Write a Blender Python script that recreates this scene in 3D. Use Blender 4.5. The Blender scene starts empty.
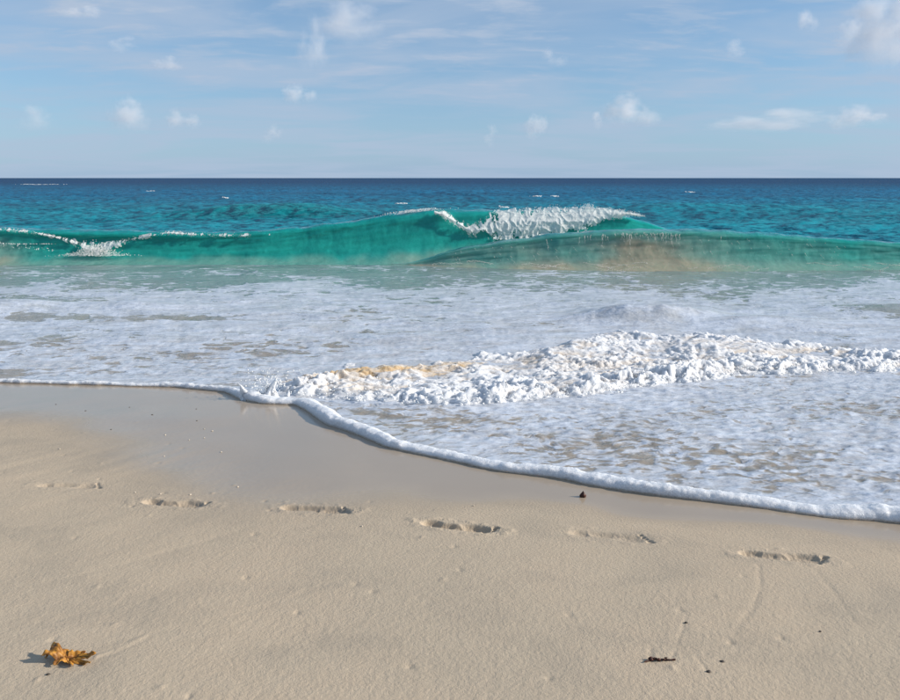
import bpy, math
import numpy as np
from mathutils import Vector

# ------------------------------------------------------------------ camera
scene = bpy.context.scene
C = scene.collection
EYE = 1.7
cam_data = bpy.data.cameras.new('camera')
cam = bpy.data.objects.new('camera', cam_data)
C.objects.link(cam)
cam.location = (0, 0, EYE)
cam.rotation_euler = (math.radians(90 - 13.94), math.radians(0.0), 0)
cam_data.sensor_width = 36
cam_data.lens = 27.7
cam_data.clip_start = 0.05
cam_data.clip_end = 60000
scene.camera = cam

# ------------------------------------------------------------------ sky and sun
SUN_EL, SUN_AZ = math.radians(25), math.radians(-3)      # azimuth measured from +X towards the sea (+Y)
SUN = Vector((math.cos(SUN_EL) * math.cos(SUN_AZ), math.cos(SUN_EL) * math.sin(SUN_AZ), math.sin(SUN_EL)))
world = bpy.data.worlds.new('World')
scene.world = world
world.use_nodes = True


class NT:
    """small helper round a node tree"""
    def __init__(self, tree):
        self.t = tree
        tree.nodes.clear()

    def n(self, kind, ins=None, **props):
        node = self.t.nodes.new(kind)
        for k, v in props.items():
            setattr(node, k, v)
        for k, v in (ins or {}).items():
            s = node.inputs[k]
            if isinstance(v, bpy.types.NodeSocket):
                self.t.links.new(v, s)
            elif isinstance(v, bpy.types.Node):
                self.t.links.new(v.outputs[0], s)
            else:
                s.default_value = v
        return node

    def math(self, op, a, b=None, c=None, clamp=False):
        ins = {0: a}
        if b is not None: ins[1] = b
        if c is not None: ins[2] = c
        return self.n('ShaderNodeMath', ins, operation=op, use_clamp=clamp).outputs[0]

    def vmath(self, op, a, b=None, out=0, scale=None):
        ins = {0: a}
        if b is not None: ins[1] = b
        if scale is not None: ins['Scale'] = scale
        return self.n('ShaderNodeVectorMath', ins, operation=op).outputs[out]

    def smooth(self, v, lo, hi, t0=0.0, t1=1.0):
        return self.n('ShaderNodeMapRange', {0: v, 1: lo, 2: hi, 3: t0, 4: t1}, interpolation_type='SMOOTHSTEP').outputs[0]

    def mix(self, f, a, b):
        return self.n('ShaderNodeMix', {0: f, 6: a, 7: b}, data_type='RGBA').outputs[2]

    def mixf(self, f, a, b):
        return self.n('ShaderNodeMix', {0: f, 2: a, 3: b}, data_type='FLOAT').outputs[0]

    def noise(self, vec, scale, detail=3.0, rough=0.5, dist=0.0):
        return self.n('ShaderNodeTexNoise', {'Vector': vec, 'Scale': scale, 'Detail': detail, 'Roughness': rough,
                                             'Distortion': dist}).outputs[0]

    def attr(self, name, out='Fac'):
        return self.n('ShaderNodeAttribute', attribute_name=name).outputs[out]

    def scalevec(self, vec, s):
        return self.vmath('MULTIPLY', vec, s)


w = NT(world.node_tree)
sky = w.n('ShaderNodeTexSky', sky_type='NISHITA', sun_disc=False, sun_elevation=SUN_EL,
          sun_rotation=math.atan2(SUN.x, SUN.y), air_density=1.0, dust_density=0.0, ozone_density=3.0, altitude=0)
wdir = w.n('ShaderNodeTexCoord').outputs['Generated']
sep = w.n('ShaderNodeSeparateXYZ', {0: wdir})
zz = w.math('MAXIMUM', w.math('ADD', sep.outputs[2], 0.10), 0.02)
flat = w.n('ShaderNodeCombineXYZ', {0: w.math('DIVIDE', sep.outputs[0], zz), 1: w.math('DIVIDE', sep.outputs[1], zz), 2: 0.0}).outputs[0]
# high thin veil and altocumulus streaks, a layer over the whole sky
veil = w.noise(w.scalevec(flat, (0.55, 0.9, 1)), 1.1, 5, 0.55, 0.6)
puff = w.noise(w.scalevec(flat, (1.6, 3.0, 1)), 1.5, 5, 0.6, 0.3)
veil_m = w.smooth(veil, 0.34, 0.68, 0.0, 0.72)
puff_m = w.math('MULTIPLY', w.smooth(puff, 0.46, 0.70, 0.0, 0.55), w.smooth(sep.outputs[2], 0.04, 0.18))
cm = w.math('ADD', veil_m, puff_m, clamp=True)
SKY_TINT = (0.78, 0.94, 1.0, 1)
sky_c = w.n('ShaderNodeMix', {0: 1.0, 6: sky.outputs[0], 7: SKY_TINT}, data_type='RGBA', blend_type='MULTIPLY').outputs[2]
# sea haze: paler towards the horizon all the way round
haze = w.math('ADD', w.math('MULTIPLY', w.math('EXPONENT', w.math('MULTIPLY', w.math('MAXIMUM', sep.outputs[2], 0.0), -9.0)), 0.62), 0.26)
sky_h = w.mix(haze, sky_c, (2.30, 3.42, 5.2, 1))
col = w.mix(cm, sky_h, (3.4, 4.2, 5.4, 1))
bg = w.n('ShaderNodeBackground', {0: col, 1: 0.1})
w.n('ShaderNodeOutputWorld', {0: bg})

sun_d = bpy.data.lights.new('sun', 'SUN')
sun_d.energy = 4.8
sun_d.angle = math.radians(0.53)
sun_d.color = (1.0, 0.92, 0.81)
sun = bpy.data.objects.new('sun', sun_d)
C.objects.link(sun)
sun.rotation_euler = SUN.to_track_quat('Z', 'Y').to_euler()
sun.location = SUN * 50

scene.view_settings.view_transform = 'Standard'
scene.view_settings.look = 'None'
scene.view_settings.exposure = 0.35
scene.view_settings.gamma = 1
scene.view_settings.use_curve_mapping = False
scene.render.engine = 'CYCLES'
scene.cycles.use_denoising = True
scene.cycles.max_bounces = 6
scene.cycles.volume_bounces = 5
scene.cycles.sample_clamp_indirect = 4

# ------------------------------------------------------------------ noise
rng = np.random.default_rng(7)
PERM = rng.permutation(512).astype(np.int64)
GA = rng.random(512) * 2 * np.pi
GX, GY = np.cos(GA), np.sin(GA)
RX, RY, RV = rng.random(512), rng.random(512), rng.random(512)


def H2(ix, iy):
    return PERM[(PERM[ix & 511] + iy) & 511]


def perlin(x, y):
    ix, iy = np.floor(x).astype(np.int64), np.floor(y).astype(np.int64)
    fx, fy = x - ix, y - iy
    u, v = fx**3 * (fx * (fx * 6 - 15) + 10), fy**3 * (fy * (fy * 6 - 15) + 10)

    def g(dx, dy):
        h = H2(ix + dx, iy + dy)
        return GX[h] * (fx - dx) + GY[h] * (fy - dy)
    a = g(0, 0) * (1 - u) + g(1, 0) * u
    b = g(0, 1) * (1 - u) + g(1, 1) * u
    return (a * (1 - v) + b * v) * 1.5


def fbm(x, y, octaves=4, gain=0.5, lac=2.03):
    s, a = 0.0, 1.0
    for i in range(octaves):
        s = s + a * perlin(x + 17.3 * i, y - 9.1 * i)
        x, y, a = x * lac, y * lac, a * gain
    return s


def worley(x, y):
    """distance to nearest cell point, and that cell's random value"""
    ix, iy = np.floor(x).astype(np.int64), np.floor(y).astype(np.int64)
    best = np.full(x.shape, 9.0)
    val = np.zeros(x.shape)
    for dx in (-1, 0, 1):
        for dy in (-1, 0, 1):
            h = H2(ix + dx, iy + dy)
            d = (ix + dx + RX[h] - x)**2 + (iy + dy + RY[h] - y)**2
            m = d < best
            best = np.where(m, d, best)
            val = np.where(m, RV[h], val)
    return np.sqrt(best), val


def sstep(x, a, b):
    t = np.clip((x - a) / (b - a), 0, 1)
    return t * t * (3 - 2 * t)


# ------------------------------------------------------------------ mesh helpers
def mesh_from(name, verts, faces, mat, parent=None, attrs=None, smooth=True):
    """verts (n,3), faces (m,3 or 4)"""
    me = bpy.data.meshes.new(name)
    verts = np.asarray(verts, dtype=np.float32)
    faces = np.asarray(faces, dtype=np.int32)
    k = faces.shape[1]
    me.vertices.add(len(verts))
    me.vertices.foreach_set('co', verts.ravel())
    me.loops.add(faces.size)
    me.loops.foreach_set('vertex_index', faces.ravel())
    me.polygons.add(len(faces))
    me.polygons.foreach_set('loop_start', np.arange(0, faces.size, k, dtype=np.int32))
    me.polygons.foreach_set('use_smooth', np.full(len(faces), smooth))
    for an, av in (attrs or {}).items():
        av = np.asarray(av, dtype=np.float32)
        if av.ndim == 2:
            a = me.attributes.new(an, 'FLOAT_COLOR', 'POINT')
            if av.shape[1] == 3:
                av = np.concatenate([av, np.ones((len(av), 1), np.float32)], 1)
            a.data.foreach_set('color', av.ravel())
        else:
            a = me.attributes.new(an, 'FLOAT', 'POINT')
            a.data.foreach_set('value', av)
    me.update(calc_edges=True)
    me.materials.append(mat)
    o = bpy.data.objects.new(name, me)
    C.objects.link(o)
    if parent: o.parent = parent
    return o


def grid_faces(r, c, wrap=False):
    i = np.arange(r * c).reshape(r, c)
    if wrap:
        i = np.concatenate([i, i[:, :1]], 1)
    return np.stack([i[:-1, :-1], i[:-1, 1:], i[1:, 1:], i[1:, :-1]], -1).reshape(-1, 4)


def grid_obj(name, X, Y, Z, mat, parent=None, attrs=None, wrap=False, flip=False):
    r, c = X.shape
    f = grid_faces(r, c, wrap)
    if flip: f = f[:, ::-1]
    at = {k: (v.reshape(-1) if v.ndim == 2 else v.reshape(-1, v.shape[-1])) for k, v in (attrs or {}).items()}
    return mesh_from(name, np.stack([X, Y, Z], -1).reshape(-1, 3), f, mat, parent, at)


def tag(o, label=None, cat=None, group=None, kind=None):
    if label: o['label'] = label
    if cat: o['category'] = cat
    if group: o['group'] = group
    if kind: o['kind'] = kind
    return o


def empty(name, loc):
    o = bpy.data.objects.new(name, None)
    o.empty_display_size = 0.1
    C.objects.link(o)
    o.location = loc
    return o


PHI = (1 + 5**.5) / 2
ICO_V = np.array([(-1, PHI, 0), (1, PHI, 0), (-1, -PHI, 0), (1, -PHI, 0), (0, -1, PHI), (0, 1, PHI), (0, -1, -PHI), (0, 1, -PHI),
                  (PHI, 0, -1), (PHI, 0, 1), (-PHI, 0, -1), (-PHI, 0, 1)]) / math.sqrt(1 + PHI**2)
ICO_F = np.array([(0, 11, 5), (0, 5, 1), (0, 1, 7), (0, 7, 10), (0, 10, 11), (1, 5, 9), (5, 11, 4), (11, 10, 2), (10, 7, 6), (7, 1, 8),
                  (3, 9, 4), (3, 4, 2), (3, 2, 6), (3, 6, 8), (3, 8, 9), (4, 9, 5), (2, 4, 11), (6, 2, 10), (8, 6, 7), (9, 8, 1)])


def blobs(name, pts, rad, mat, parent=None, stretch=(1, 1, 1), jitter=0.3, seed=1, attrs=None):
    r = np.random.default_rng(seed)
    pts, rad = np.asarray(pts, float), np.asarray(rad, float)
    n = len(pts)
    a = r.random(n) * 6.283
    ca, sa = np.cos(a)[:, None], np.sin(a)[:, None]
    V = np.repeat(ICO_V[None], n, 0) * (1 + jitter * (r.random((n, 12, 1)) - 0.5) * 2)
    V = np.stack([V[..., 0] * ca - V[..., 1] * sa, V[..., 0] * sa + V[..., 1] * ca, V[..., 2]], -1)
    st = np.asarray(stretch, float)
    V = V * (st if st.ndim == 1 else st[:, None, :]) * rad[:, None, None] + pts[:, None, :]
    Fc = (ICO_F[None] + 12 * np.arange(n)[:, None, None]).reshape(-1, 3)
    at = {k: np.repeat(np.asarray(v), 12, 0) for k, v in (attrs or {}).items()}
    return mesh_from(name, V.reshape(-1, 3), Fc, mat, parent, at)


# ------------------------------------------------------------------ materials
def new_mat(name):
    m = bpy.data.materials.new(name)
    m.use_nodes = True
    return m, NT(m.node_tree)


def finish(t, p):
    t.n('ShaderNodeOutputMaterial', {0: p})


def sand_material():
    m, t = new_mat('sand')
    pos = t.n('ShaderNodeNewGeometry').outputs['Position']
    wet = t.attr('wet')
    big = t.noise(pos, 1.3, 4, 0.55)
    mid = t.noise(t.scalevec(pos, (1, 1, 1)), 22.0, 4, 0.6)
    grain = t.noise(pos, 420.0, 2, 0.7)
    speck = t.noise(pos, 900.0, 1, 0.5)
    dry = t.mix(t.smooth(big, 0.35, 0.68), (0.475, 0.394, 0.292, 1), (0.518, 0.418, 0.304, 1))
    dry = t.mix(t.smooth(mid, 0.35, 0.7, 0, 0.30), dry, (0.54, 0.455, 0.34, 1))
    dry = t.mix(t.smooth(grain, 0.36, 0.66, 0.0, 0.22), dry, (0.30, 0.235, 0.165, 1))
    dry = t.mix(t.smooth(speck, 0.66, 0.74, 0.0, 0.5), dry, (0.10, 0.075, 0.055, 1))
    damp = t.noise(t.scalevec(t.vmath('ADD', pos, (3.3, 0, 0)), (0.9, 1.5, 1)), 2.6, 5, 0.6, 0.5)
    dry = t.mix(t.smooth(damp, 0.46, 0.72, 0.0, 0.34), dry, (0.36, 0.305, 0.235, 1))
    wetc = t.mix(t.smooth(big, 0.35, 0.7), (0.335, 0.272, 0.202, 1), (0.362, 0.292, 0.215, 1))
    damp = t.noise(t.scalevec(t.vmath('ADD', pos, (3.3, 0, 0)), (0.9, 1.5, 1)), 2.6, 5, 0.6, 0.5)
    dry = t.mix(t.smooth(damp, 0.46, 0.72, 0.0, 0.34), dry, (0.36, 0.305, 0.235, 1))
    wetc = t.mix(t.smooth(grain, 0.36, 0.66, 0.0, 0.12), wetc, (0.20, 0.16, 0.12, 1))
    base = t.mix(wet, dry, wetc)
    rough = t.mixf(t.smooth(wet, 0.35, 0.95), 0.78, 0.12)
    spec = t.mixf(wet, 0.22, 0.8)
    bump = t.n('ShaderNodeBump', {'Strength': t.mixf(t.smooth(wet, 0.3, 0.9), 0.7, 0.05), 'Distance': 0.0045,
                                  'Height': t.math('ADD', t.math('MULTIPLY', t.noise(pos, 95.0, 4, 0.65), 1.0), t.math('MULTIPLY', grain, 0.35))})
    p = t.n('ShaderNodeBsdfPrincipled', {'Base Color': base, 'Roughness': rough, 'Specular IOR Level': spec, 'IOR': 1.36, 'Normal': bump.outputs[0]})
    finish(t, p)
    return m


def slope_normal(t, pos, layers, amount):
    """surface normal tilted by the analytic slope of layered ripples; layers: (scale vec, scale, detail, rough, slope)"""
    tot = None
    for sv, sc, det, ro, amp in layers:
        q = t.scalevec(pos, sv)
        e = 0.12 / sc
        n0 = t.noise(q, sc, det, ro)
        nx = t.noise(t.vmath('ADD', q, (e, 0, 0)), sc, det, ro)
        ny = t.noise(t.vmath('ADD', q, (0, e, 0)), sc, det, ro)
        k = -amp / 0.12
        v = t.n('ShaderNodeCombineXYZ', {0: t.math('MULTIPLY', t.math('SUBTRACT', nx, n0), k), 1: t.math('MULTIPLY', t.math('SUBTRACT', ny, n0), k), 2: 0.0}).outputs[0]
        tot = v if tot is None else t.vmath('ADD', tot, v)
    tot = t.vmath('SCALE', tot, scale=amount)
    nrm = t.n('ShaderNodeNewGeometry').outputs['Normal']
    return t.vmath('NORMALIZE', t.vmath('ADD', nrm, tot))


def sea_material():
    m, t = new_mat('sea_water')
    pos = t.n('ShaderNodeNewGeometry').outputs['Position']
    tint = t.attr('water_tint', 'Color')
    cov = t.attr('foam_cover')
    chop = t.attr('chop')
    # foam film: lace of bubbles, thicker where cover is high
    warp = t.vmath('ADD', pos, t.vmath('SCALE', t.n('ShaderNodeTexNoise', {'Vector': pos, 'Scale': 2.2, 'Detail': 2.0}).outputs['Color'], scale=0.35))
    f1 = t.noise(t.scalevec(warp, (0.5, 1.0, 1)), 3.6, 6, 0.62)
    f2 = t.noise(t.scalevec(warp, (0.42, 1.0, 1)), 17.0, 3, 0.55)
    vor = t.n('ShaderNodeTexVoronoi', {'Vector': t.scalevec(warp, (0.6, 1.0, 1)), 'Scale': 3.6, 'Randomness': 1.0}, feature='DISTANCE_TO_EDGE').outputs[0]
    ripn = t.noise(t.vmath('ADD', t.scalevec(pos, (7.5, 17.0, 1)), t.vmath('SCALE', warp, scale=1.2)), 1.0, 3, 0.55)
    ripf = t.noise(t.vmath('ADD', t.scalevec(pos, (2.6, 7.5, 1)), t.vmath('SCALE', warp, scale=0.8)), 1.0, 5, 0.62)
    lace = t.smooth(vor, 0.0, 0.16, 0.10, 0.0)
    f3 = t.noise(t.scalevec(warp, (0.50, 1.0, 1)), 9.0, 4, 0.62)
    f2n = t.noise(t.scalevec(warp, (0.62, 1.0, 1)), 19.0, 2, 0.5)
    farf = t.smooth(t.n('ShaderNodeSeparateXYZ', {0: pos}).outputs[1], 4.0, 7.0)
    s = t.math('ADD', t.math('ADD', t.math('MULTIPLY', f1, 0.26), t.math('MULTIPLY', t.mixf(farf, f2n, f3), 0.74)), t.math('MULTIPLY', lace, t.math('ADD', farf, 0.25)))
    s = t.math('ADD', s, t.math('SUBTRACT', cov, 0.5))
    foam = t.smooth(s, 0.46, t.mixf(farf, 0.60, 0.56))
    film = t.math('MULTIPLY', foam, t.smooth(t.math('ADD', t.math('MULTIPLY', t.mixf(farf, ripn, ripf), 0.6), t.math('MULTIPLY', f1, 0.4)), 0.34, 0.64, 0.50, 1.0))
    # colour drift of the open water
    drift = t.noise(t.scalevec(pos, (0.025, 0.09, 1)), 1.0, 4, 0.6)
    tint2 = t.mix(t.math('MULTIPLY', t.smooth(drift, 0.35, 0.7), t.math('MULTIPLY', chop, 0.45)), tint, (0.003, 0.05, 0.095, 1))
    base = t.mix(film, tint2, (0.56, 0.61, 0.69, 1))
    rough = t.mixf(foam, t.mixf(chop, 0.08, 0.22), 0.30)
    spec = t.mixf(chop, 0.75, 0.0)
    nrm = slope_normal(t, pos, [((0.45, 1.0, 1), 1.1, 4.0, 0.62, 0.72), ((0.7, 1.0, 1), 7.0, 3.0, 0.6, 0.30)], t.mixf(chop, 0.10, 1.0))
    bump = t.n('ShaderNodeBump', {'Strength': t.math('MULTIPLY', t.math('SUBTRACT', 1.0, chop), t.mixf(farf, 0.85, 0.95)), 'Distance': t.mixf(farf, 0.020, 0.045),
                                  'Height': t.math('ADD', t.math('MULTIPLY', foam, 0.12), t.mixf(t.smooth(t.n('ShaderNodeSeparateXYZ', {0: pos}).outputs[1], 4.5, 7.5), ripn, ripf)), 'Normal': nrm})
    p = t.n('ShaderNodeBsdfPrincipled', {'Base Color': base, 'Roughness': rough, 'Specular IOR Level': spec, 'IOR': 1.333, 'Normal': bump.outputs[0]})
    # choppy open water: facets hide one another, so its mean reflectance levels off well short of a mirror's
    fr = t.n('ShaderNodeFresnel', {'IOR': 1.333, 'Normal': nrm}).outputs[0]
    gl = t.n('ShaderNodeBsdfGlossy', {'Color': (1, 1, 1, 1), 'Roughness': 0.16, 'Normal': nrm})
    p = t.n('ShaderNodeMixShader', {0: t.math('MULTIPLY', chop, t.math('MINIMUM', fr, 0.13)), 1: p.outputs[0], 2: gl.outputs[0]})
    finish(t, p)
    return m


def wave_material():
    m, t = new_mat('wave_water')
    pos = t.n('ShaderNodeNewGeometry').outputs['Position']
    tint = t.attr('water_tint', 'Color')
    cov = t.attr('foam_cover')
    q = t.scalevec(pos, (1.0, 0.4, 0.45))
    streak = t.noise(q, 5.0, 5, 0.62, 0.4)
    fine = t.noise(t.scalevec(pos, (1.0, 0.5, 0.3)), 22.0, 4, 0.6)
    s = t.math('ADD', t.math('ADD', t.math('MULTIPLY', streak, 0.4), t.math('MULTIPLY', fine, 0.6)), t.math('SUBTRACT', cov, 0.5))
    foam = t.smooth(s, 0.52, 0.66)
    base = t.mix(t.smooth(streak, 0.3, 0.75, 0.0, 0.18), tint, t.n('ShaderNodeMix', {0: 1.0, 6: tint, 7: (0.55, 0.70, 0.72, 1)}, data_type='RGBA', blend_type='MULTIPLY').outputs[2])
    base = t.mix(t.math('MULTIPLY', foam, 0.85), base, (0.75, 0.76, 0.76, 1))
    nrm = slope_normal(t, pos, [((1.0, 0.7, 0.5), 2.2, 3.0, 0.55, 0.13), ((0.8, 1.0, 0.6), 9.0, 3.0, 0.6, 0.10)], 1.0)
    p = t.n('ShaderNodeBsdfPrincipled', {'Base Color': base, 'Roughness': t.mixf(foam, 0.12, 0.6), 'Specular IOR Level': 0.4, 'IOR': 1.333, 'Normal': nrm,
                                         'Subsurface Weight': 0.85, 'Subsurface Radius': (0.5, 1.0, 0.9), 'Subsurface Scale': 0.40})
    finish(t, p)
    return m


def foam_material(name='foam', bump_scale=70.0):
    m, t = new_mat(name)
    pos = t.n('ShaderNodeNewGeometry').outputs['Position']
    sandy = t.attr('sandy')
    n = t.noise(pos, bump_scale, 4, 0.6)
    pores = t.n('ShaderNodeTexVoronoi', {'Vector': pos, 'Scale': 190.0}, feature='F1').outputs[0]
    white = t.mix(t.smooth(n, 0.3, 0.7), (0.60, 0.63, 0.67, 1), (0.70, 0.72, 0.75, 1))
    tan = t.mix(t.smooth(n, 0.3, 0.7), (0.46, 0.31, 0.16, 1), (0.58, 0.44, 0.27, 1))
    base = t.mix(sandy, white, tan)
    bump = t.n('ShaderNodeBump', {'Strength': 0.5, 'Distance': 0.008, 'Height': t.math('ADD', n, t.math('MULTIPLY', pores, 0.5))})
    p = t.n('ShaderNodeBsdfPrincipled', {'Base Color': base, 'Roughness': 0.55, 'Specular IOR Level': 0.35, 'Normal': bump.outputs[0],
                                         'Subsurface Weight': 1.0, 'Subsurface Radius': (1.0, 1.0, 1.0), 'Subsurface Scale': 0.045})
    finish(t, p)
    return m


def plain_material(name, c0, c1, scale=30.0, rough=0.6, bump=0.3):
    m, t = new_mat(name)
    pos = t.n('ShaderNodeTexCoord').outputs['Object']
    n = t.noise(pos, scale, 5, 0.6)
    base = t.mix(t.smooth(n, 0.32, 0.68), (*c0, 1), (*c1, 1))
    b = t.n('ShaderNodeBump', {'Strength': bump, 'Distance': 0.002, 'Height': n})
    p = t.n('ShaderNodeBsdfPrincipled', {'Base Color': base, 'Roughness': rough, 'Specular IOR Level': 0.3, 'Normal': b.outputs[0]})
    finish(t, p)
    return m


def spray_material():
    m, t = new_mat('spray')
    sandy = t.attr('sandy')
    c = t.mix(sandy, (0.94, 0.95, 0.95, 1), (0.62, 0.46, 0.28, 1))
    a = t.n('ShaderNodeBsdfDiffuse', {'Color': c})
    b = t.n('ShaderNodeBsdfTranslucent', {'Color': c})
    finish(t, t.n('ShaderNodeMixShader', {0: 0.42, 1: a.outputs[0], 2: b.outputs[0]}))
    return m


M_SAND, M_SEA, M_WAVE, M_FOAM, M_SPRAY = sand_material(), sea_material(), wave_material(), foam_material(), spray_material()

# ------------------------------------------------------------------ the beach: shape of the ground and of the water's edge
LEVEL = 0.05
SHORE = np.array([(-40, 6.6), (-14, 5.9), (-8, 5.6), (-5, 5.42), (-3.622, 5.35), (-3.095, 5.271), (-2.601, 5.232), (-2.098, 5.156), (-1.702, 5.011),
                  (-1.508, 4.742), (-1.316, 4.618), (-1.078, 4.587), (-0.947, 4.386), (-0.779, 4.078), (-0.593, 3.872), (-0.359, 3.588),
                  (-0.105, 3.408), (0.051, 3.308), (0.247, 3.182), (0.48, 3.079), (0.69, 2.943), (0.967, 2.841), (1.256, 2.712), (1.531, 2.603),
                  (1.806, 2.531), (2.6, 2.36), (4, 2.25), (8, 2.2), (40, 2.6)])
_sx = np.linspace(-40, 40, 16001)
_sy = np.interp(_sx, SHORE[:, 0], SHORE[:, 1])
_k = np.hanning(25); _k /= _k.sum()
_sy = np.convolve(np.pad(_sy, 12, mode='edge'), _k, 'valid')
_sy = _sy + 0.024 * perlin(_sx * 2.6, _sx * 0 + 4.2) + 0.011 * np.abs(perlin(_sx * 6, _sx * 0 + 1.7)) + 0.004 * perlin(_sx * 17, _sx * 0 + 2)
_sg = np.gradient(_sy, _sx)


def shore_y(x): return np.interp(x, _sx, _sy)


# signed distance to the water's edge on a 4 cm lattice (positive seaward)
_lx, _ly = np.meshgrid(-9 + 0.04 * np.arange(450), 0.04 * np.arange(350))
_px = np.linspace(-10, 10, 700); _py = shore_y(_px)
_df = np.full(_lx.shape, 1e9)
for _a, _b, _c, _e in zip(_px[:-1], _py[:-1], _px[1:], _py[1:]):
    _dx, _dy = _c - _a, _e - _b
    _t = np.clip(((_lx - _a) * _dx + (_ly - _b) * _dy) / (_dx * _dx + _dy * _dy), 0, 1)
    _df = np.minimum(_df, (_lx - _a - _t * _dx)**2 + (_ly - _b - _t * _dy)**2)
_df = np.sqrt(_df) * np.sign(_ly - shore_y(_lx))


def shore_d(x, y):
    fx, fy = (x + 9) / 0.04, y / 0.04
    inside = (fx > 0) & (fx < 449) & (fy > 0) & (fy < 349)
    fx, fy = np.clip(fx, 0, 448.99), np.clip(fy, 0, 348.99)
    i, j = fx.astype(int), fy.astype(int)
    u, v = fx - i, fy - j
    dg = (_df[j, i] * (1 - u) + _df[j, i + 1] * u) * (1 - v) + (_df[j + 1, i] * (1 - u) + _df[j + 1, i + 1] * u) * v
    return np.where(inside, dg, (y - shore_y(x)) * 0.98)


LINES = [  # wash marks drawn in the sand: points, half width, depth
    ([(-0.965, 1.632), (-0.93, 1.66), (-0.90, 1.70), (-0.875, 1.735)], 0.005, -0.006),
    ([(-0.955, 1.625), (-0.915, 1.652), (-0.885, 1.69), (-0.86, 1.725)], 0.005, 0.005),
    ([(0.545, 1.612), (0.548, 1.64), (0.56, 1.675)], 0.006, 0.006),
    ([(0.605, 1.632), (0.625, 1.66), (0.635, 1.69), (0.675, 1.76), (0.72, 1.85)], 0.005, 0.004),
    ([(0.681, 1.566), (0.675, 1.60), (0.672, 1.635)], 0.004, 0.006),
    ([(0.82, 1.75), (0.93, 1.88), (1.02, 2.02), (1.08, 2.17)], 0.009, 0.004),
    ([(1.20, 1.80), (1.235, 1.95), (1.26, 2.14)], 0.010, 0.003),
    ([(-1.55, 1.95), (-1.25, 2.10), (-0.95, 2.35), (-0.80, 2.50)], 0.016, 0.003),
    ([(-0.95, 1.70), (-0.60, 1.88), (-0.35, 2.08)], 0.014, 0.003),
    ([(-1.35, 1.75), (-1.15, 1.83), (-0.95, 1.95)], 0.012, 0.0025),
]


def seg_dist(x, y, a, b):
    ax, ay = a; bx, by = b
    dx, dy = bx - ax, by - ay
    t = np.clip(((x - ax) * dx + (y - ay) * dy) / (dx * dx + dy * dy), 0, 1)
    return np.hypot(x - ax - t * dx, y - ay - t * dy)


def sand_plane(y):
    return 0.58 - 0.09 * y


def sand_height(x, y, full=True):
    d = -shore_d(x, y)                       # metres up the beach from the water's edge
    dry = sstep(d, 0.35, 1.0)
    z = sand_plane(y) + 0.006 * fbm(x * 0.9, y * 0.9, 3) * sstep(d, -0.2, 0.8)
    if full:
        s, q = x * 0.53 + y * 0.85, x * 0.85 - y * 0.53     # along and across the backwash
        wx = s + 0.05 * perlin(x * 5, y * 5)
        z = z + dry * (0.0026 * fbm(wx * 1.3, q * 4, 3) * (0.5 + fbm(x * 0.8, y * 0.8 + 4, 2)) + 0.0004 * np.abs(fbm(wx * 9 + 3, q * 26, 2))
                       + 0.0004 * fbm(x * 33, y * 33, 2, 0.65) + (0.00042 * perlin(x * 66, y * 66) + 0.00034 * np.abs(perlin(x * 98, y * 98))) * (0.8 + 0.5 * fbm(x * 2, y * 2, 2)))
        pit, val = worley(x * 5.5, y * 5.5)                  # scattered pocks and small lumps
        z = z + dry * np.where(val > 0.80, -1, np.where(val < 0.12, 0.8, 0)) * 0.004 * np.exp(-(pit / 0.055)**2)
        for pts, hw, dep in LINES:
            dm = np.full(x.shape, 9.0)
            for a, b in zip(pts[:-1], pts[1:]):
                dm = np.minimum(dm, seg_dist(x, y, a, b))
            z = z - 0.36 * dep * np.exp(-(dm / hw)**2) * (0.55 + 0.9 * np.abs(perlin(x * 14, y * 14 + 3)))
    return z


def sand_wet(x, y):
    d = -shore_d(x, y)
    n = fbm(x * 0.8 + 5, y * 1.4, 3)
    left = sstep(x, 0.6, -1.2)              # the last wave ran further up on the left
    reach = 0.30 + 1.05 * left
    wetn = 1 - sstep(d + 0.16 * n, reach * 0.45, reach * 1.25)
    return np.clip(0.12 + 0.88 * wetn, 0, 1)


FEET = [  # heel, toe, depth, label
    ((-1.925, 2.975), (-1.60, 2.968), 0.012, 'faint left-most footprint, blurred at the heel'),
    ((-1.345, 2.775), (-1.04, 2.735), 0.019, 'second footprint from the left, sharp and deep'),
    ((-0.723, 2.705), (-0.405, 2.665), 0.019, 'third footprint from the left with dark toe end'),
    ((-0.120, 2.545), (0.192, 2.463), 0.023, 'deepest footprint with bright heel, fourth from the left'),
    ((0.461, 2.458), (0.785, 2.387), 0.011, 'shallow smooth footprint, second from the right'),
    ((1.050, 2.271), (1.355, 2.203), 0.016, 'right-most footprint with ridge at its arch'),
]


def foot_frame(h, tp):
    h, tp = np.array(h), np.array(tp)
    c = (h + tp) / 2
    u = (tp - h) / np.linalg.norm(tp - h)
    return c, u, np.array([-u[1], u[0]])


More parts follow.
